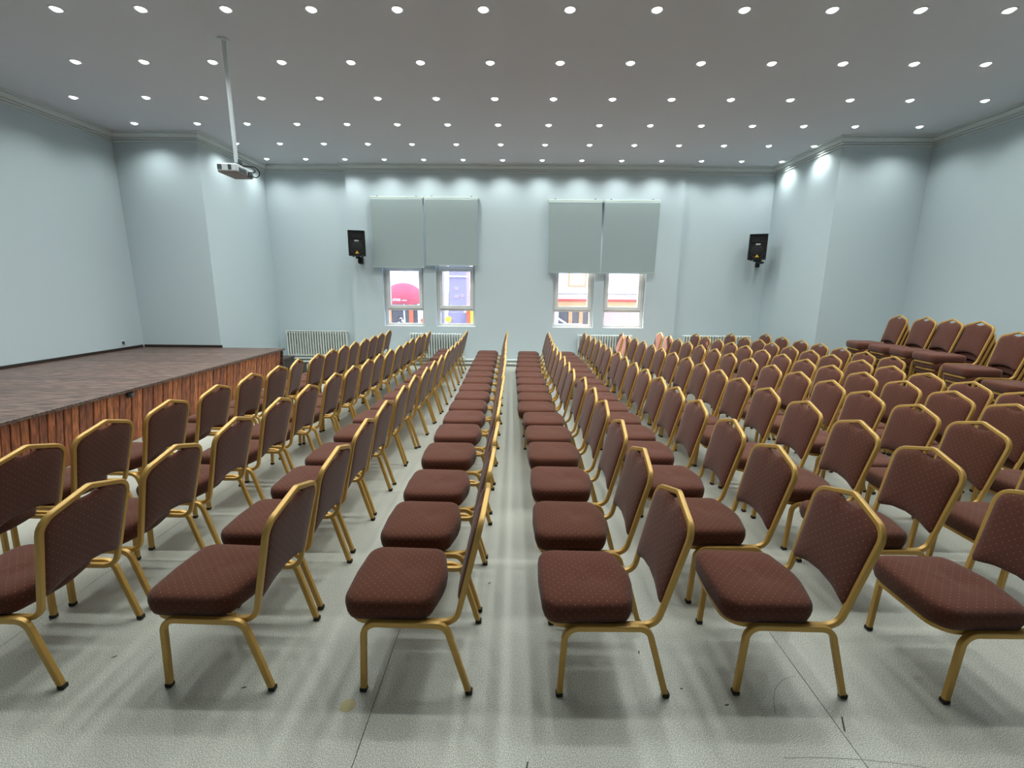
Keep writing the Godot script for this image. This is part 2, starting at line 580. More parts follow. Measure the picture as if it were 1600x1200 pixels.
# apex positions of the chair backs (x, and distance in front of the camera), row by row
const ROWS := {
	"L4": {"x": [-2.77, -2.77, -2.76, -2.75, -2.76, -2.72, -2.74, -2.68, -2.68, -2.68, -2.68, -2.66, -2.67, -2.68, -2.70],
		"z": [2.44, 2.95, 3.52, 4.09, 4.67, 5.14, 5.62, 6.10, 6.58, 7.06, 7.53, 8.01, 8.53, 9.04, 9.65]},
	"L3": {"x": [-1.96, -1.95, -1.95, -1.94, -1.93, -1.92, -1.89, -1.87, -1.87, -1.85, -1.84, -1.84, -1.86, -1.84, -1.85, -1.83],
		"z": [1.94, 2.48, 3.05, 3.63, 4.15, 4.74, 5.21, 5.70, 6.17, 6.65, 7.13, 7.61, 8.09, 8.56, 9.04, 9.52]},
	"L2": {"x": [-1.01, -1.02, -1.04, -1.05, -1.05, -1.06, -1.03, -1.03, -1.02, -1.01, -1.02, -1.02, -1.02, -1.04, -1.06, -1.08],
		"z": [1.96, 2.49, 3.05, 3.58, 4.15, 4.67, 5.15, 5.63, 6.11, 6.65, 7.14, 7.62, 8.10, 8.75, 9.26, 9.74]},
	"L1": {"x": [-0.13, -0.13, -0.13, -0.14, -0.14, -0.14, -0.15, -0.15, -0.16, -0.17, -0.18, -0.19, -0.20, -0.20, -0.21, -0.22],
		"z": [1.96, 2.49, 3.01, 3.62, 4.18, 4.69, 5.17, 5.65, 6.13, 6.61, 7.09, 7.58, 8.10, 8.61, 9.09, 9.57]},
	"R1": {"x": [0.74, 0.73, 0.73, 0.72, 0.71, 0.69, 0.63, 0.63, 0.62, 0.61, 0.60, 0.59, 0.60, 0.61, 0.62, 0.63],
		"z": [1.96, 2.52, 3.10, 3.67, 4.16, 4.66, 5.14, 5.62, 6.10, 6.59, 7.07, 7.56, 8.06, 8.55, 9.03, 9.51]},
	"R2": {"x": [1.54, 1.54, 1.53, 1.51, 1.50, 1.49, 1.47, 1.46, 1.45, 1.46, 1.42, 1.43, 1.43, 1.42, 1.40, 1.38],
		"z": [1.98, 2.60, 3.16, 3.73, 4.23, 4.71, 5.19, 5.67, 6.15, 6.62, 7.10, 7.59, 8.08, 8.56, 9.03, 9.51]},
	"R3": {"x": [2.44, 2.44, 2.42, 2.40, 2.36, 2.32, 2.31, 2.30, 2.29, 2.26, 2.23, 2.22, 2.20, 2.18, 2.16, 2.14],
		"z": [1.96, 2.59, 3.17, 3.73, 4.25, 4.72, 5.20, 5.68, 6.16, 6.64, 7.11, 7.59, 8.07, 8.55, 9.03, 9.50]},
	"R4": {"x": [3.30, 3.28, 3.25, 3.20, 3.21, 3.17, 3.12, 3.11, 3.06, 3.04, 3.00, 2.97, 2.96, 2.96, 2.98],
		"z": [2.60, 3.17, 3.66, 4.14, 4.65, 5.13, 5.60, 6.13, 6.61, 7.09, 7.56, 8.04, 8.52, 9.03, 9.68]},
	"R5": {"x": [4.10, 4.08, 4.02, 3.96, 3.90, 3.85, 3.83, 3.79, 3.76, 3.73, 3.71, 3.69, 3.65, 3.67],
		"z": [3.17, 3.71, 4.19, 4.67, 5.15, 5.62, 6.10, 6.58, 7.06, 7.54, 8.01, 8.49, 8.97, 9.54]},
	"R6": {"x": [4.68, 4.67, 4.64, 4.61, 4.58, 4.55, 4.48, 4.48, 4.45, 4.41, 4.43, 4.40, 4.42],
		"z": [3.70, 4.18, 4.66, 5.14, 5.62, 6.09, 6.57, 7.05, 7.53, 8.01, 8.48, 8.96, 9.61]},
	"R7": {"x": [5.25, 5.21, 5.19, 5.21, 5.17, 5.16, 5.14],
		"z": [6.45, 6.93, 7.41, 7.97, 8.45, 9.05, 9.63]},
}
const ROW_NAME := {
	"L4": ["in the row beside the stage", "banquet chairs in the row beside the stage"],
	"L3": ["in the second row out from the stage", "banquet chairs in the second row from the stage"],
	"L2": ["in the third row out from the stage", "banquet chairs in the third row from the stage"],
	"L1": ["in the row left of the aisle", "banquet chairs in the row left of the aisle"],
	"R1": ["in the row right of the aisle", "banquet chairs in the row right of the aisle"],
	"R2": ["in the second row right of the aisle", "banquet chairs in the second row right of the aisle"],
	"R3": ["in the third row right of the aisle", "banquet chairs in the third row right of the aisle"],
	"R4": ["in the fourth row right of the aisle", "banquet chairs in the fourth row right of the aisle"],
	"R5": ["in the fifth row right of the aisle", "banquet chairs in the fifth row right of the aisle"],
	"R6": ["in the sixth row right of the aisle", "banquet chairs in the sixth row right of the aisle"],
	"R7": ["in the seventh row right of aisle", "banquet chairs in the short row near the right wall"],
}

func chairs() -> void:
	var proto: Node3D = null
	var protos := []
	for key in ROWS:
		var xs: Array = ROWS[key].x
		var zs: Array = ROWS[key].z
		var n := xs.size()
		for i in n:
			var label := ""
			if key in ["R4", "R5", "R6", "R7"]:
				label = "brown banquet chair, %s from the window end %s" % [ORD[n - 1 - i], ROW_NAME[key][0]]
			else:
				label = "brown banquet chair, %s from the camera end %s" % [ORD[i], ROW_NAME[key][0]]
			label = label.replace("first from the", "nearest the")
			var t := copy_chair(label, ROW_NAME[key][1])
			t.position = Vector3(xs[i] - 0.305, 0, -zs[i])
			t.rotation.y = deg_to_rad(rng.randf_range(-1.2, 1.2))
			if key == "L4" and i == 6:
				t.rotation.y = deg_to_rad(7)
	# a lone chair standing by the corner, in front of the first stack
	var lone := copy_chair("brown banquet chair alone in the right corner, left of the stacks", "")
	lone.position = Vector3(5.86, 0, -7.98)
	lone.rotation.y = deg_to_rad(-12)
	# stacks along the right wall, farthest first: x and z of the top chair's apex, how many, turn
	var stacks := [[5.93, -7.31, 7, -10.0], [5.93, -6.83, 7, -8.0], [5.93, -6.42, 7, -10.0], [5.92, -6.02, 7, -6.0], [5.88, -5.50, 6, -8.0], [5.84, -4.95, 5, -6.0]]
	var which := ["farthest stack in the right corner", "second stack from the right corner", "third stack from the right corner", "fourth stack from the right corner", "lower fifth stack along the right wall", "lowest, nearest stack along the right wall"]
	for s in stacks.size():
		var q: Array = stacks[s]
		for k in q[2]:
			var lab: String
			if k == q[2] - 1:
				lab = "brown banquet chair, topmost of the " + which[s]
			elif k == 0:
				lab = "brown banquet chair, at the bottom of the " + which[s]
			else:
				lab = "brown banquet chair, %s from bottom in the %s" % [ORD[k], which[s]]
			var t := copy_chair(lab, "stacked banquet chairs along the right wall")
			var turn := deg_to_rad(q[3])
			var top := Vector3(-0.305, 0, 0).rotated(Vector3.UP, turn)
			var down: float = q[2] - 1 - k
			t.position = Vector3(q[0] + top.x, 0.0875 * k, q[1] + top.z) + Vector3(0.03 * down, 0, 0).rotated(Vector3.UP, turn)
			t.rotation.y = turn

var chair_proto := []
func copy_chair(label: String, group: String) -> Node3D:
	if chair_proto.is_empty():
		for i in 4:
			chair_proto.append(null)
	var v := rng.randi() % 4
	var t: Node3D
	if chair_proto[v] == null:
		t = make_chair("banquet_chair", label, group)
		chair_proto[v] = t
	else:
		t = chair_proto[v].duplicate()
		t.name = numbered("banquet_chair")
		add_child(t)
		t.set_meta("label", label)
		t.remove_meta("group")
		if group != "":
			t.set_meta("group", group)
	return t

# ---------------------------------------------------------------- the room
const XL := -6.95
const XR := 6.92
const ZB := 1.3
const ZF := -10.46
const ZR := -10.56
# window openings in the far wall: left, right
const OPEN := [[-3.02, -2.12], [-1.84, -0.97], [0.76, 1.67], [1.88, 2.80]]
const SILL := 0.885
const HEAD := 3.44

func slab_between(st: SurfaceTool, a: Vector3, b: Vector3) -> void:
	box(st, (a + b) * 0.5, (b - a).abs())

func room() -> void:
	# floor: vinyl sheets with joints on a slab
	var fl := structure("floor")
	part("slab", box_st(Vector3(0, -0.104, -4.3), Vector3(14.6, 0.2, 13.4)), M.slab, fl)
	var edges := [-7.2, -6.49, -4.53, -2.57, -0.61, 1.35, 3.31, 5.27, 7.2]
	for i in edges.size() - 1:
		var a: float = edges[i] + 0.0015
		var b: float = edges[i + 1] - 0.0015
		part("vinyl_sheet", box_st(Vector3((a + b) * 0.5, -0.002, -4.3), Vector3(b - a, 0.004, 13.2)), M.vinyl, fl)
	var blot := new_st()
	lathe(blot, [Vector2(0.034, 0.0), Vector2(0.028, 0.0008), Vector2(0.0, 0.0008)], Vector3(-0.72, 0, -1.66), 14)
	part("stain", blot, M.stain, fl)
	var marks := [[0.05, -1.41, 0.05, 1.35], [1.38, -1.62, 0.075, 1.1], [0.76, -1.78, 0.012, 0.4], [-1.22, -1.74, 0.02, 0.2], [0.62, -1.99, 0.02, 1.2], [0.93, -1.70, 0.018, 0.2], [-0.16, -2.52, 0.02, 0.9], [-1.95, -1.9, 0.02, 0.7]]
	for q in marks:
		part("scuff_mark", box_st(Vector3(q[0], 0.0004, q[1]), Vector3(q[2], 0.0008, 0.006), 0, Basis(Vector3.UP, q[3])), M.scuff, fl)
	for arc in [[Vector3(0.80, 0, -1.30), Vector3(1.05, 0, -1.38), Vector3(1.30, 0, -1.44)], [Vector3(1.12, 0, -1.66), Vector3(1.20, 0, -1.80), Vector3(1.32, 0, -1.86)], [Vector3(1.05, 0, -1.47), Vector3(1.6, 0, -1.44), Vector3(2.1, 0, -1.28)]]:
		var st := new_st()
		var ctl: Vector3 = arc[1] * 2.0 - (arc[0] + arc[2]) * 0.5
		var pts := PackedVector3Array()
		for k in 15:
			var t := k / 14.0
			pts.append(arc[0].lerp(ctl, t).lerp(ctl.lerp(arc[2], t), t) + Vector3(0, 0.0003, 0))
		sweep(st, pts, PackedVector2Array([Vector2(-0.0012, 0), Vector2(0, 0.0004), Vector2(0.0012, 0)]), PackedVector2Array([Vector2(0, 1), Vector2(0, 1), Vector2(0, 1)]), Vector3.UP)
		part("scuff_mark", st, M.scuff_faint, fl)
	# ceiling
	var ce := mesh_part("ceiling", box_st(Vector3(0, CEIL + 0.1, -4.3), Vector3(14.6, 0.2, 13.4)).commit(), M.ceiling, self)
	ce.set_meta("kind", "structure")
	# side and rear walls
	var st := new_st()
	slab_between(st, Vector3(XL - 0.3, -0.004, ZB + 0.3), Vector3(XL, CEIL, -10.9))
	wall("wall_left", st)
	st = new_st()
	slab_between(st, Vector3(XR, -0.004, ZB + 0.3), Vector3(XR + 0.3, CEIL, -10.9))
	wall("wall_right", st)
	st = new_st()
	slab_between(st, Vector3(XL, -0.004, ZB), Vector3(XR, CEIL, ZB + 0.3))
	wall("wall_rear", st)
	st = new_st()
	slab_between(st, Vector3(XL, -0.004, -8.44), Vector3(-5.5, CEIL, -10.9))
	wall("wall_left_corner", st)
	st = new_st()
	slab_between(st, Vector3(5.42, -0.004, -8.5), Vector3(XR, CEIL, -10.9))
	wall("wall_right_corner", st)
	# far wall: a slightly proud middle with four window openings, set-back ends
	st = new_st()
	slab_between(st, Vector3(-5.5, -0.004, ZR), Vector3(-3.72, CEIL, -10.9))
	wall("wall_far_left", st)
	st = new_st()
	slab_between(st, Vector3(3.50, -0.004, ZR), Vector3(5.42, CEIL, -10.9))
	wall("wall_far_right", st)
	st = new_st()
	var last := -3.72
	for o in OPEN:
		slab_between(st, Vector3(last, -0.004, ZF), Vector3(o[0], CEIL, -10.9))
		slab_between(st, Vector3(o[0], -0.004, ZF), Vector3(o[1], SILL, -10.9))
		slab_between(st, Vector3(o[0], HEAD, ZF), Vector3(o[1], CEIL, -10.9))
		last = o[1]
	slab_between(st, Vector3(last, -0.004, ZF), Vector3(3.50, CEIL, -10.9))
	wall("wall_far", st)
	# stepped cornice round the room
	var run := [Vector2(XL, ZB), Vector2(XL, -8.44), Vector2(-5.5, -8.44), Vector2(-5.5, ZR), Vector2(-3.72, ZR), Vector2(-3.72, ZF), Vector2(3.50, ZF), Vector2(3.50, ZR), Vector2(5.42, ZR), Vector2(5.42, -8.5), Vector2(XR, -8.5), Vector2(XR, ZB)]
	var prof := [Vector2(0.0, -0.155), Vector2(0.022, -0.155), Vector2(0.022, -0.135), Vector2(0.006, -0.133), Vector2(0.006, -0.122), Vector2(0.036, -0.120), Vector2(0.036, -0.100), Vector2(0.018, -0.098), Vector2(0.018, -0.088), Vector2(0.045, -0.086), Vector2(0.062, -0.055), Vector2(0.085, -0.038), Vector2(0.072, -0.036), Vector2(0.072, -0.026), Vector2(0.115, -0.022), Vector2(0.115, 0.0)]
	st = new_st()
	var rows := []
	for i in run.size():
		var dirs := []
		if i > 0:
			dirs.append((run[i] - run[i - 1]).normalized())
		if i < run.size() - 1:
			dirs.append((run[i + 1] - run[i]).normalized())
		var off := Vector2.ZERO
		for d in dirs:
			off += Vector2(-d.y, d.x)
		if dirs.size() == 2 and absf(dirs[0].dot(dirs[1])) > 0.9:
			off *= 0.5
		var row := []
		for q in prof:
			var p: Vector2 = run[i] + off * q.x
			row.append(Vector3(p.x, CEIL + q.y, p.y))
		rows.append(row)
	for i in run.size() - 1:
		var d: Vector2 = (run[i + 1] - run[i]).normalized()
		var inward := Vector3(-d.y, -0.6, d.x)
		for j in prof.size() - 1:
			quad_flat(st, rows[i][j], rows[i + 1][j], rows[i + 1][j + 1], rows[i][j + 1], inward)
	var co := part("trim_1", st, M.trim, self)
	co.set_meta("kind", "structure")
	# dark skirting at the back of the stage
	for q in [["baseboard_left", Vector3(XL + 0.012, 0.655, -4.9), Vector3(0.024, 0.05, 7.0)], ["baseboard_left_corner", Vector3(-6.2, 0.655, -8.428), Vector3(1.45, 0.05, 0.024)]]:
		var b := mesh_part(q[0], box_st(q[1], q[2], 0.004).commit(), M.stage_dark, self)
		b.set_meta("kind", "structure")

func wall(called: String, st: SurfaceTool) -> void:
	var w := part(called, st, M.wall, self)
	w.set_meta("kind", "structure")

func frame_bars(st: SurfaceTool, l: float, r: float, b: float, t: float, w: float, z: float, d: float) -> void:
	# four bars round an opening, inside l..r and b..t
	box(st, Vector3((l + r) * 0.5, b + w * 0.5, z), Vector3(r - l, w, d), 0.004)
	box(st, Vector3((l + r) * 0.5, t - w * 0.5, z), Vector3(r - l, w, d), 0.004)
	box(st, Vector3(l + w * 0.5, (b + t) * 0.5, z), Vector3(w, t - b - 2 * w, d), 0.004)
	box(st, Vector3(r - w * 0.5, (b + t) * 0.5, z), Vector3(w, t - b - 2 * w, d), 0.004)

func windows() -> void:
	for i in 4:
		var l: float = OPEN[i][0]
		var r: float = OPEN[i][1]
		var o := structure("window_%d" % (i + 1))
		var z := -10.635
		var st := new_st()
		frame_bars(st, l, r, SILL, HEAD, 0.065, z, 0.07)
		box(st, Vector3((l + r) * 0.5, 1.262, z), Vector3(r - l - 0.13, 0.05, 0.07), 0.004)
		box(st, Vector3((l + r) * 0.5, 2.20, z), Vector3(r - l - 0.13, 0.05, 0.07), 0.004)
		part("frame", st, M.pvc, o)
		# the opening casement stands proud of the frame
		st = new_st()
		frame_bars(st, l + 0.052, r - 0.052, 1.282, 2.182, 0.075, z + 0.024, 0.07)
		var sash := part("sash", st, M.pvc, o)
		var hx := l + 0.085 if i != 2 else r - 0.085
		var hs := new_st()
		box(hs, Vector3(hx, 1.73, z + 0.066), Vector3(0.028, 0.07, 0.014), 0.004)
		box(hs, Vector3(hx, 1.69, z + 0.088), Vector3(0.018, 0.12, 0.014), 0.005)
		part("handle", hs, M.pvc, sash)
		for q in [[0.95, 1.237], [1.355, 2.107], [2.225, 3.375]]:
			var m := 0.125 if q[0] > 1.3 and q[0] < 2.0 else 0.063
			part("pane", box_st(Vector3((l + r) * 0.5, (q[0] + q[1]) * 0.5, z), Vector3(r - l - 2 * m, q[1] - q[0], 0.006)), M.glass, o)
		part("sill", box_st(Vector3((l + r) * 0.5, SILL + 0.008, -10.535), Vector3(r - l, 0.016, 0.13), 0.004), M.pvc, o)

func blinds() -> void:
	# left, right, bottom, and how far the hem leans sideways
	var q := [[-3.18, -2.065, 2.165, 0.0, "grey roller blind over the leftmost window, hanging slightly lower than its neighbour"],
		[-2.015, -0.89, 2.22, -0.01, "grey roller blind over the second window from the left"],
		[0.615, 1.745, 2.083, 0.02, "grey roller blind over the third window, left of the right-hand pair"],
		[1.80, 2.965, 2.083, -0.02, "grey roller blind over the rightmost window, right of its pair"]]
	for i in 4:
		var l: float = q[i][0]
		var r: float = q[i][1]
		var c := (l + r) * 0.5
		var top := 3.575 if i < 2 else 3.535
		var o := thing("roller_blind", q[i][4], "blind", Vector3(c, 0, ZF + 0.095), 0.0, "roller blinds over the windows")
		var st := new_st()
		box(st, Vector3(0, top + 0.045, -0.055), Vector3(r - l + 0.02, 0.05, 0.08), 0.006)
		part("headrail", st, M.alu, o)
		st = new_st()
		var sec := round_section(0.022, 14)
		sweep(st, PackedVector3Array([Vector3(-(r - l) * 0.5, top, -0.022), Vector3((r - l) * 0.5, top, -0.022)]), sec[0], sec[1], Vector3.UP)
		part("roller", st, M.blind, o)
		# cloth, a touch wavy
		st = new_st()
		var b: float = q[i][2]
		var lean: float = q[i][3]
		var nx := 16
		var ny := 20
		for s in [0.0, -0.0015]:
			for a in nx:
				for e in ny:
					var p := []
					for d in [[0, 0], [1, 0], [1, 1], [0, 1]]:
						var u := float(a + d[0]) / nx
						var v := float(e + d[1]) / ny
						var y := lerpf(top, b + 0.012, v)
						p.append(Vector3(lerpf(-(r - l) * 0.5, (r - l) * 0.5, u) + lean * v, y, s + 0.004 * sin(u * 7.0 + i) * v + 0.003 * sin(v * 5.0 + i * 2.0)))
					quad_flat(st, p[0], p[1], p[2], p[3], Vector3(0, 0, 1.0 if s == 0.0 else -1.0))
		part("cloth", st, M.blind, o)
		part("hem_bar", box_st(Vector3(lean, b + 0.010, 0.001), Vector3(r - l, 0.022, 0.012), 0.004), M.blind, o)
		for e in [-1.0, 1.0]:
			part("bracket", box_st(Vector3(e * ((r - l) * 0.5 - 0.14), top + 0.080, -0.045), Vector3(0.035, 0.018, 0.035), 0.004), M.vent, o)

func ceiling_lights() -> void:
	var ring := new_st()
	lathe(ring, [Vector2(0.043, 0.0), Vector2(0.045, -0.004), Vector2(0.052, -0.007), Vector2(0.060, -0.005), Vector2(0.062, 0.0)], Vector3.ZERO, 28)
	var rm := ring.commit()
	var lens := new_st()
	lathe(lens, [Vector2(0.0, -0.024), Vector2(0.014, -0.0225), Vector2(0.027, -0.018), Vector2(0.037, -0.011), Vector2(0.043, -0.001)], Vector3.ZERO, 24)
	var lm := lens.commit()
	var row_names := ["in the row nearest the window wall", "in the second row from the window wall", "in the third row from the window wall", "in the fourth row from the window wall", "in the fifth row from the window wall", "in the sixth row from the window wall"]
	for k in 8:
		var z := -10.054 + 1.034 * k
		var xs := []
		if k >= 2:
			xs.append(-6.17)
		for c in range(-6, 8):
			xs.append(-0.357 + 0.8 * c)
		if k >= 2:
			xs.append(6.24)
		for i in xs.size():
			var x: float = xs[i]
			var lab := "round recessed ceiling light, %s from the left in the %s row overhead of the camera" % [ORD[i], ORD[k - 6]] if k >= 6 else ""
			if k < 6:
				lab = "round recessed ceiling light, %s from the left %s" % [ORD[i], row_names[k]]
			var o := thing("ceiling_light", lab, "ceiling light", Vector3(x, CEIL, z), 0.0, "recessed ceiling lights" if k < 6 else "recessed ceiling lights behind the camera")
			mesh_part("trim_ring", rm, M.ring, o)
			mesh_part("lens", lm, M.lamp, o)
			var s := SpotLight3D.new()
			s.name = "lamp_light"
			s.light_energy = LAMP_ENERGY
			s.light_color = LAMP_COLOR
			s.spot_angle = 70.0
			s.spot_angle_attenuation = 1.0
			s.spot_range = 20.0
			s.spot_attenuation = 2.0
			s.light_size = 0.045
			s.shadow_enabled = true
			s.rotation.x = -PI / 2
			s.position.y = -0.05
			o.add_child(s, true)

# ---------------------------------------------------------------- stage
func stage() -> void:
	var o := thing("stage", "low wooden stage with brown board top and reddish slatted front along left wall", "stage")
	var xe := -4.33
	var top := 0.635
	var z0 := -1.6
	var z1 := -8.43
	part("platform", box_st(Vector3((XL + xe) * 0.5 - 0.1, 0.30, (z0 + z1) * 0.5), Vector3(xe - XL - 0.36, 0.59, z0 - z1 - 0.02)), M.stage_dark, o)
	var n := 49
	var w := (z0 - z1) / n
	for i in n:
		var z := z0 - w * (i + 0.5)
		part("floor_board", box_st(Vector3((XL + xe) * 0.5, top - 0.0125, z), Vector3(xe - XL - 0.002, 0.025, w - 0.0015), 0.0015), M.boards[rng.randi() % 4], o)
	part("edge_trim", box_st(Vector3(xe + 0.006, top - 0.016, (z0 + z1) * 0.5), Vector3(0.03, 0.036, z0 - z1), 0.006), M.boards[1], o)
	# upright slats of the front, leaning back at the foot, alternately proud
	var p0 := Vector3(-4.365, top - 0.03, 0)
	var p1 := Vector3(-4.46, 0.0, 0)
	var up := (p0 - p1).normalized()
	var X := Basis(up.cross(Vector3.BACK).normalized(), up, Vector3.BACK)
	var pitch := 0.0795
	var count := int((z0 - z1) / pitch)
	for i in count:
		var z := z0 - pitch * (i + 0.5)
		var proud := 0.0 if i % 2 == 0 else 0.004
		part("front_slat", box_st((p0 + p1) * 0.5 + Vector3(proud + rng.randf_range(-0.002, 0.002), 0, z), Vector3(0.022, p0.distance_to(p1), pitch - 0.007), 0.005, X), M.slats[rng.randi() % 5], o)
	part("end_panel", box_st(Vector3(-4.50, 0.30, z1 + 0.012), Vector3(0.30, 0.60, 0.02), 0.003), M.boards[1], o)
	var k := thing("floor_box", "small dark socket box fixed under the stage edge", "socket", Vector3(-4.352, 0.56, -4.98))
	part("box_body", box_st(Vector3(0.0, 0, 0), Vector3(0.04, 0.055, 0.07), 0.008), M.stage_dark, k)
	part("cover", box_st(Vector3(0.028, 0.0, 0), Vector3(0.03, 0.03, 0.04), 0.003), M.vent, k)
	# steps down from the far end
	var s := thing("stage_steps", "two dark wooden steps down from the far end of the stage", "steps")
	for q in [[0.42, -8.44, -8.95], [0.21, -8.95, -9.46]]:
		var stp := part("step", box_st(Vector3(-4.9, q[0] * 0.5 - 0.015, (q[1] + q[2]) * 0.5), Vector3(0.98, q[0] - 0.03, absf(q[2] - q[1])), 0.004), M.stage_dark, s)
		part("tread", box_st(Vector3(-4.89, q[0] - 0.015, (q[1] + q[2]) * 0.5), Vector3(1.02, 0.03, absf(q[2] - q[1]) - 0.004), 0.006), M.stage_dark, stp)

# ---------------------------------------------------------------- fittings
func radiators() -> void:
	var secm := new_st()
	# one column: two round-fronted fins joined top and bottom
	box(secm, Vector3(0, 0.29, 0), Vector3(0.027, 0.50, 0.125), 0.011)
	box(secm, Vector3(0, 0.545, 0), Vector3(0.052, 0.04, 0.110), 0.014)
	box(secm, Vector3(0, 0.030, 0), Vector3(0.052, 0.04, 0.110), 0.014)
	var sm := secm.commit()
	var q := [[-5.27, 24, ZR + 0.125, "white column radiator at the left, behind the stage steps"],
		[-2.44, 20, ZF + 0.115, "white column radiator under the left pair of windows"],
		[1.32, 21, ZF + 0.115, "white column radiator under the right pair of windows"],
		[3.69, 26, ZR + 0.125, "white column radiator at the right, below the wall speaker"]]
	for i in 4:
		var n: int = q[i][1]
		var o := thing("radiator", q[i][3], "radiator", Vector3(q[i][0], 0.185, q[i][2]), 0.0, "column radiators on the far wall")
		for k in n:
			var s := mesh_part("section", sm, M.radiator, o)
			s.position = Vector3(0.029 + 0.0585 * k, 0, 0)
		var st := new_st()
		tube(st, [Vector3(n * 0.0585, 0.03, 0), Vector3(n * 0.0585 + 0.07, 0.03, 0), Vector3(n * 0.0585 + 0.07, -0.04, -0.02)], [0, 0.02, 0], 0.011)
		box(st, Vector3(n * 0.0585 + 0.03, 0.03, 0), Vector3(0.05, 0.035, 0.035), 0.008)
		part("valve", st, M.pvc, o)
		for e in [0.15, 0.85]:
			part("wall_bracket", box_st(Vector3(n * 0.0585 * e, 0.45, -0.072), Vector3(0.03, 0.03, 0.056), 0.003), M.pvc, o)
		if i == 0:
			part("top_cover", box_st(Vector3(n * 0.0585 * 0.5, 0.578, 0), Vector3(n * 0.0585 + 0.02, 0.012, 0.11), 0.003), M.radiator, o)
	for h in [0.145, 0.065]:
		var st := new_st()
		var zf := ZF + 0.04
		tube(st, [Vector3(-5.48, h, zf), Vector3(5.40, h, zf)], [0, 0], 0.023, 10)
		var which := "upper" if h > 0.1 else "lower"
		var p := part("heating_pipe" if h > 0.1 else "heating_pipe_001", st, M.radiator, self)
		p.set_meta("label", which + " of two white heating pipes along the foot of the window wall")
		p.set_meta("category", "pipe")
		p.set_meta("group", "heating pipes along the far wall")

func speaker(at: Vector3, turn: float, label: String, side_bracket: bool) -> void:
	var o := thing("wall_speaker", label, "speaker", at, turn, "wall speakers")
	# cabinet with a tapered plan: front at +z
	var st := new_st()
	var w := 0.165
	var h := 0.255
	var plan := [Vector2(-w, 0.14), Vector2(w, 0.14), Vector2(w, 0.02), Vector2(0.10, -0.14), Vector2(-0.10, -0.14), Vector2(-w, 0.02)]
	for i in 6:
		var a: Vector2 = plan[i]
		var b: Vector2 = plan[(i + 1) % 6]
		quad_flat(st, Vector3(a.x, -h, a.y), Vector3(b.x, -h, b.y), Vector3(b.x, h, b.y), Vector3(a.x, h, a.y), Vector3(a.x + b.x, 0, a.y + b.y))
	for s in [-1.0, 1.0]:
		for i in range(1, 5):
			tri(st, Vector3(plan[0].x, s * h, plan[0].y), Vector3(plan[i].x, s * h, plan[i].y), Vector3(plan[i + 1].x, s * h, plan[i + 1].y), Vector3(0, s, 0), Vector3(0, s, 0), Vector3(0, s, 0))
	part("cabinet", st, M.black, o)
	st = new_st()
	frame_bars(st, -w - 0.004, w + 0.004, -h - 0.004, h + 0.004, 0.022, 0.148, 0.028)
	part("front_bezel", st, M.black, o)
	# horn: a stepped flare in the upper part
	st = new_st()
	frame_bars(st, -0.13, 0.13, 0.085, 0.225, 0.018, 0.145, 0.014)
	frame_bars(st, -0.10, 0.10, 0.105, 0.205, 0.022, 0.141, 0.010)
	box(st, Vector3(0, 0.155, 0.140), Vector3(0.05, 0.06, 0.012), 0.004)
	part("horn", st, M.black_grille, o)
	st = new_st()
	lathe(st, [Vector2(0.150, 0.0), Vector2(0.148, 0.010), Vector2(0.140, 0.012), Vector2(0.128, 0.004), Vector2(0.08, 0.014), Vector2(0.0, 0.018)], Vector3(0, -0.085, 0.140), 32, Basis(Vector3.RIGHT, PI / 2))
	part("woofer_grille", st, M.black_grille, o)
	part("badge", box_st(Vector3(0, 0.050, 0.158), Vector3(0.088, 0.030, 0.008), 0.004), M.badge, o)
	st = new_st()
	var c := Vector3(0.0, -0.185, 0.160)
	var tp := [c + Vector3(0, 0.036, 0), c + Vector3(-0.040, -0.026, 0), c + Vector3(0.040, -0.026, 0)]
	for i in 3:
		var a: Vector3 = tp[i]
		var b: Vector3 = tp[(i + 1) % 3]
		var mid := c + Vector3(0, 0, 0.006)
		quad_flat(st, a, b, b + Vector3(0, 0, -0.012), a + Vector3(0, 0, -0.012), (a + b) * 0.5 - c)
		var nn := Vector3(0, 0, 1)
		tri(st, a, b, mid, nn, nn, nn)
	part("triangle_logo", st, M.amber, o)
	for s in [-0.09, 0.09]:
		part("foot", box_st(Vector3(s, -h - 0.012, 0.05), Vector3(0.03, 0.02, 0.03), 0.004), M.rubber, o)
	st = new_st()
	if side_bracket:
		# a bent arm reaches back to a plate on the wall beside the corner
		var I := Basis(Vector3.UP, -turn)
		box(st, Vector3(0.03, -h - 0.022, 0.0), Vector3(0.16, 0.03, 0.08), 0.005)
		tube(st, [Vector3(0.03, -h - 0.03, 0), I * Vector3(0.20, -h - 0.05, -0.06), I * Vector3(0.22, -h - 0.05, -0.35)], [0, 0.04, 0], 0.022)
		box(st, I * Vector3(0.22, -h - 0.055, -0.335), Vector3(0.08, 0.17, 0.045), 0.006, I)
	else:
		box(st, Vector3(0, -h - 0.03, 0.0), Vector3(0.10, 0.04, 0.08), 0.006)
		box(st, Vector3(0.02, -h - 0.085, -0.07), Vector3(0.075, 0.12, 0.05), 0.006)
		box(st, Vector3(0.04, -h - 0.085, -0.175), Vector3(0.085, 0.14, 0.20), 0.006)
	part("wall_bracket", st, M.black, o)

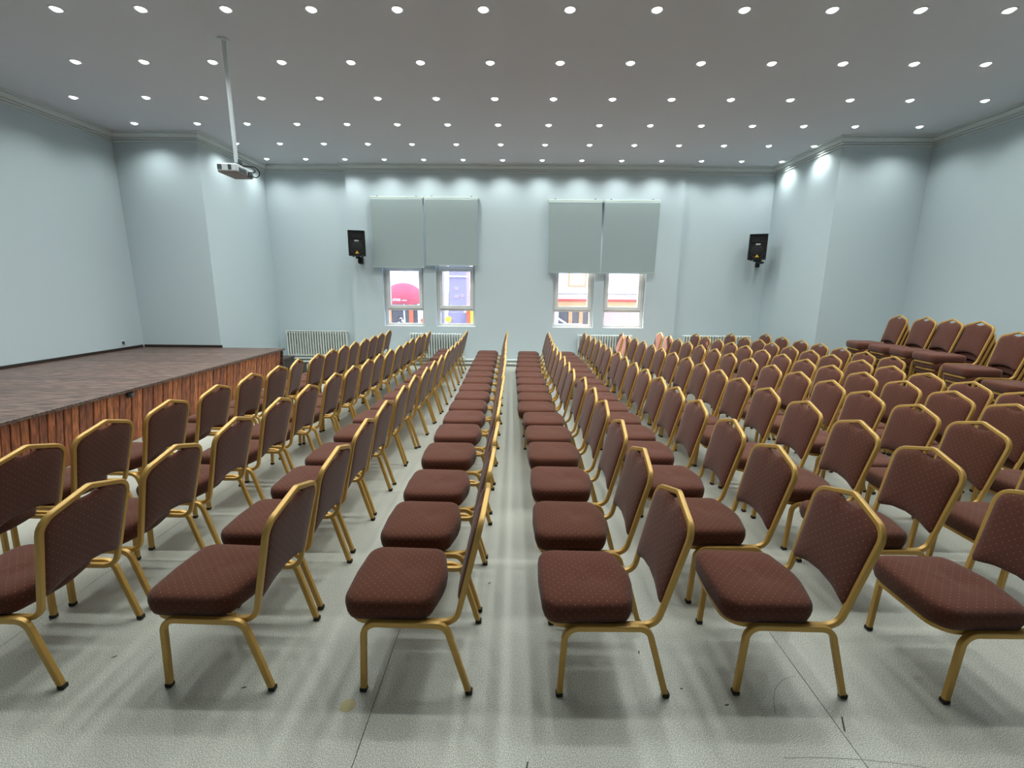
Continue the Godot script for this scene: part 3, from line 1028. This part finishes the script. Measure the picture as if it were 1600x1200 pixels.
func projector() -> void:
	var base := Vector3(-3.14, 3.0, -5.425)
	var o := thing("ceiling_projector", "white projector hanging from the ceiling on a long white pole above the stage side", "projector", base)
	var turn := Basis(Vector3.UP, deg_to_rad(4.0))
	part("housing", box_st(Vector3(0, 0.005, 0), Vector3(0.21, 0.085, 0.36), 0.012, turn), M.projector, o)
	part("underside", box_st(Vector3(0, -0.040, 0), Vector3(0.20, 0.010, 0.35), 0.004, turn), M.projector_under, o)
	for q in [[-0.075, 0.046], [0.03, 0.036]]:
		var v := new_st()
		for k in 4:
			box(v, turn * Vector3(q[0] + (k - 1.5) * q[1] * 0.25, 0.008, 0.181), Vector3(q[1] * 0.2, 0.05, 0.006), 0.001, turn)
		part("vent", v, M.vent, o)
	var ports := new_st()
	box(ports, turn * Vector3(0.106, -0.005, 0.06), Vector3(0.006, 0.045, 0.16), 0.002, turn)
	box(ports, turn * Vector3(0.108, -0.012, -0.10), Vector3(0.02, 0.05, 0.10), 0.004, turn)
	part("port_panel", ports, M.vent, o)
	var lens := new_st()
	lathe(lens, [Vector2(0.034, -0.03), Vector2(0.03, 0.0), Vector2(0.0, 0.0)], turn * Vector3(-0.112, 0.005, -0.06), 20, turn * Basis(Vector3.BACK, PI / 2))
	part("lens", lens, M.black, o)
	var st := new_st()
	tube(st, [Vector3(0.02, 0.09, 0.0), Vector3(0.02, CEIL - base.y, 0.0)], [0, 0], 0.021, 14, Vector3.RIGHT)
	lathe(st, [Vector2(0.02, -0.02), Vector2(0.06, -0.012), Vector2(0.065, 0.0)], Vector3(0.02, CEIL - base.y, 0), 20)
	part("pole", st, M.projector, o)
	st = new_st()
	box(st, Vector3(0.02, 0.068, 0.0), Vector3(0.09, 0.02, 0.12), 0.004)
	box(st, Vector3(0.055, 0.105, -0.01), Vector3(0.025, 0.045, 0.05), 0.006)
	part("mount", st, M.vent, o)
	st = new_st()
	tube(st, [Vector3(0.035, 0.10, 0.0), Vector3(0.09, 0.062, 0.0), Vector3(0.19, 0.06, -0.05), Vector3(0.235, 0.0, -0.10), Vector3(0.17, -0.045, -0.10), Vector3(0.11, -0.02, -0.09)], [0, 0.03, 0.05, 0.05, 0.03, 0], 0.006)
	tube(st, [Vector3(0.035, 0.09, 0.0), Vector3(0.10, 0.05, 0.02), Vector3(0.18, 0.045, -0.02), Vector3(0.205, 0.005, -0.05), Vector3(0.11, 0.0, -0.06)], [0, 0.03, 0.03, 0.02, 0], 0.005)
	part("cable", st, M.cable, o)

func small_fittings() -> void:
	var o := thing("wall_socket", "small dark wall socket on the left wall just above the stage", "socket", Vector3(XL + 0.006, 0.76, -7.99))
	part("plate", box_st(Vector3.ZERO, Vector3(0.012, 0.085, 0.085), 0.004), M.pvc, o)
	part("insert", box_st(Vector3(0.006, 0, 0), Vector3(0.008, 0.06, 0.06), 0.003), M.vent, o)

# ---------------------------------------------------------------- the street outside
func street() -> void:
	var g := structure("street")
	part("paving", box_st(Vector3(0, -0.65, -24), Vector3(60, 0.1, 26)), M.street, g)
	# white building at the left
	var a := thing("street_building", "white rendered building across the street, seen behind the pink parasol", "building", Vector3(-5.6, -0.6, -17.6))
	part("wall", box_st(Vector3(0, 5.0, 0), Vector3(5.6, 10.0, 2.0)), M.facade, a)
	part("shop_window", box_st(Vector3(1.05, 1.15, 1.01), Vector3(1.9, 1.3, 0.04), 0.01), M.shop, a)
	part("pillar", box_st(Vector3(1.78, 1.05, 1.04), Vector3(0.15, 1.5, 0.1), 0.01), M.orange, a)
	part("brick_panel", box_st(Vector3(0.85, 1.05, 1.04), Vector3(0.46, 1.5, 0.1), 0.01), M.tan, a)
	for i in 5:
		part("goods", box_st(Vector3(1.33 + 0.07 * (i % 3), 1.08 + 0.1 * (i % 2) + 0.04 * i, 1.05), Vector3(0.07, 0.09, 0.03), 0.01, Basis(Vector3.BACK, 0.5 * i)), M.facade if i % 2 == 0 else M.black, a)
	part("poster", box_st(Vector3(2.20, 1.18, 1.045), Vector3(0.17, 0.16, 0.02), 0.004, Basis(Vector3.BACK, 0.5)), M.orange, a)
	# stone building in the middle
	var b := thing("street_building", "grey lilac stone building across the street, seen through the second window", "building", Vector3(-2.05, -0.6, -17.3))
	part("wall", box_st(Vector3(-0.12, 2.2, 0), Vector3(0.62, 4.4, 1.2), 0.02), M.stone, b)
	part("ledge", box_st(Vector3(-0.12, 2.72, 0.61), Vector3(0.72, 0.05, 0.08), 0.01), M.facade, b)
	for q in [[-0.16, 2.30], [0.04, 2.06], [-0.16, 2.02]]:
		part("stone_block", box_st(Vector3(q[0], q[1], 0.605), Vector3(0.17, 0.12, 0.02), 0.006), M.block, b)
	part("shopfront", box_st(Vector3(0.05, 0.9, 0.72), Vector3(1.0, 1.2, 0.3), 0.02), M.stone, b)
	part("lamp_globe", _sphere(Vector3(0.20, 1.52, 0.95), 0.07), M.facade, b)
	part("round_sign", _disc(Vector3(-0.42, 1.24, 0.88), 0.11), M.yellow, b)
	# wide white building at the right
	var c := thing("street_building", "long white building across the street with red band, seen through the right windows", "building", Vector3(3.2, -0.6, -17.9))
	part("wall", box_st(Vector3(0.2, 2.3, 0), Vector3(9.6, 4.6, 2.0)), M.facade, c)
	var wn := new_st()
	frame_bars(wn, -1.45, -0.80, 2.40, 3.4, 0.06, 1.02, 0.06)
	var wf := part("window_frame", wn, M.tan, c)
	part("window_pane", box_st(Vector3(-1.12, 2.9, 1.005), Vector3(0.56, 0.9, 0.02)), M.facade, wf)
	part("moulding", box_st(Vector3(0.2, 2.17, 1.03), Vector3(9.6, 0.05, 0.08), 0.01), M.street, c)
	part("red_band", box_st(Vector3(0.2, 1.945, 1.06), Vector3(9.6, 0.07, 0.12), 0.01), M.red, c)
	part("signboard", box_st(Vector3(0.2, 1.76, 1.03), Vector3(9.6, 0.28, 0.08), 0.01), M.tan, c)
	part("shop_window", box_st(Vector3(-1.1, 1.15, 1.02), Vector3(1.3, 0.86, 0.05), 0.01), M.shop, c)
	for q in [-1.33, -0.95, -0.62]:
		part("shop_pillar", box_st(Vector3(q, 1.15, 1.06), Vector3(0.13, 0.86, 0.06), 0.01), M.tan, c)
	part("side_panel", box_st(Vector3(0.25, 1.1, 1.05), Vector3(1.25, 0.9, 0.08), 0.01), M.pinkish, c)
	var y := thing("advert_panel", "yellow and orange panel standing across the street outside the second window", "sign", Vector3(-1.62, -0.6, -16.2))
	part("orange_panel", box_st(Vector3(-0.12, 1.0, 0), Vector3(0.13, 1.2, 0.10), 0.01), M.orange, y)
	part("yellow_panel", box_st(Vector3(0.07, 1.0, 0.01), Vector3(0.25, 1.2, 0.10), 0.01), M.yellow, y)
	# white van-like awning slope seen low in the third window
	var aw := thing("white_awning", "sloping white awning low outside the third window", "awning", Vector3(1.30, -0.6, -15.4))
	part("canopy", box_st(Vector3(0.0, 1.38, 0), Vector3(0.75, 0.05, 0.9), 0.02, Basis(Vector3.BACK, -0.55)), M.facade, aw)
	part("ledge", box_st(Vector3(0.42, 1.13, 0), Vector3(0.9, 0.1, 0.9), 0.02), M.facade, aw)
	part("post", box_st(Vector3(0.2, 0.55, 0), Vector3(0.06, 1.1, 0.06), 0.01), M.facade, aw)
	# parasol
	var u := thing("street_parasol", "pink domed street parasol with white lettering outside the leftmost window", "parasol", Vector3(-3.49, -0.6, -14.2))
	var st := new_st()
	var prof := [Vector2(0.662, 1.86), Vector2(0.66, 1.90)]
	for i in range(8, -1, -1):
		var t := i / 8.0 * PI * 0.5
		prof.append(Vector2(0.66 * sin(t), 1.90 + 0.575 * cos(t)))
	for i in prof.size() - 1:
		lathe(st, [prof[i], prof[i + 1]], Vector3.ZERO, 8, Basis(Vector3.UP, PI / 8))
	part("canopy", st, M.umbrella, u)
	st = new_st()
	tube(st, [Vector3(0, 0.0, 0), Vector3(0, 2.44, 0)], [0, 0], 0.025, 10, Vector3.RIGHT)
	part("pole", st, M.alu, u)
	lathe_part("base", [Vector2(0.28, 0.0), Vector2(0.25, 0.07), Vector2(0.0, 0.08)], M.street, u)
	var tm := TextMesh.new()
	var sf := SystemFont.new()
	sf.font_names = PackedStringArray(["Droid Sans"])
	sf.font_weight = 700
	tm.font = sf
	tm.text = "ATUS"
	tm.font_size = 32
	tm.pixel_size = 0.0031
	tm.depth = 0.012
	var l := mesh_part("lettering", tm, M.lettering, u)
	l.position = Vector3(-0.06, 1.985, 0.615)
	for i in 6:
		part("small_lettering", box_st(Vector3(0.10 + i * 0.026, 1.97, 0.612), Vector3(0.018, 0.028, 0.012), 0.003), M.lettering, u)

func _sphere(at: Vector3, r: float) -> SurfaceTool:
	var st := new_st()
	var prof := []
	for i in 9:
		var t := -PI * 0.5 + PI * i / 8.0
		prof.append(Vector2(r * cos(t), r * sin(t)))
	lathe(st, prof, at, 14)
	return st

func _disc(at: Vector3, r: float) -> SurfaceTool:
	var st := new_st()
	lathe(st, [Vector2(r, 0.0), Vector2(r, 0.02), Vector2(r - 0.01, 0.03), Vector2(0.0, 0.03)], at, 24, Basis(Vector3.RIGHT, PI / 2))
	return st

func lathe_part(called: String, prof: Array, m: Material, parent: Node) -> void:
	var st := new_st()
	lathe(st, prof, Vector3.ZERO, 20)
	part(called, st, m, parent)

# ---------------------------------------------------------------- start
func _ready() -> void:
	rng.seed = 4711
	var cam := Camera3D.new()
	cam.name = "camera"
	cam.transform = Transform3D(Basis(Vector3(0.99985813, 0.00862818, -0.01446617), Vector3(-0.01141844, 0.97858111, -0.20554471), Vector3(0.01238285, 0.20568073, 0.9785408)).orthonormalized(), Vector3(0, 1.78, 0))
	cam.fov = 79.505
	cam.near = 0.05
	cam.far = 200.0
	add_child(cam)
	cam.current = true
	var sky_mat := ProceduralSkyMaterial.new()
	sky_mat.sky_top_color = Color(0.72, 0.80, 0.93)
	sky_mat.sky_horizon_color = Color(0.95, 0.95, 0.97)
	sky_mat.ground_horizon_color = Color(0.80, 0.79, 0.78)
	sky_mat.ground_bottom_color = Color(0.45, 0.44, 0.42)
	sky_mat.sky_energy_multiplier = 3.2
	sky_mat.ground_energy_multiplier = 1.5
	var sky := Sky.new()
	sky.sky_material = sky_mat
	var env := Environment.new()
	env.background_mode = Environment.BG_SKY
	env.sky = sky
	env.background_energy_multiplier = SKY_ENERGY
	env.ambient_light_source = Environment.AMBIENT_SOURCE_SKY
	env.tonemap_mode = Environment.TONE_MAPPER_LINEAR
	env.tonemap_exposure = EXPOSURE
	env.sdfgi_enabled = true
	env.ssao_enabled = true
	env.ssil_enabled = true
	var we := WorldEnvironment.new()
	we.name = "environment"
	we.environment = env
	add_child(we)
	var sun := DirectionalLight3D.new()
	sun.name = "sun"
	sun.light_energy = SUN_ENERGY
	sun.light_color = Color(1.0, 0.90, 0.82)
	sun.light_angular_distance = 0.6
	sun.shadow_enabled = true
	sun.look_at_from_position(Vector3.ZERO, Vector3(0.5, -0.84, 1.0), Vector3.UP)
	add_child(sun)
	materials()
	room()
	windows()
	ceiling_lights()
	stage()
	blinds()
	radiators()
	speaker(Vector3(-3.44, 2.65, -10.17), deg_to_rad(12), "black wall speaker on the far wall, left of the window blinds", false)
	speaker(Vector3(5.01, 2.64, -10.19), deg_to_rad(-20), "black wall speaker at the right, on a bracket beside the wall corner", true)
	projector()
	chairs()
	small_fittings()
	street()
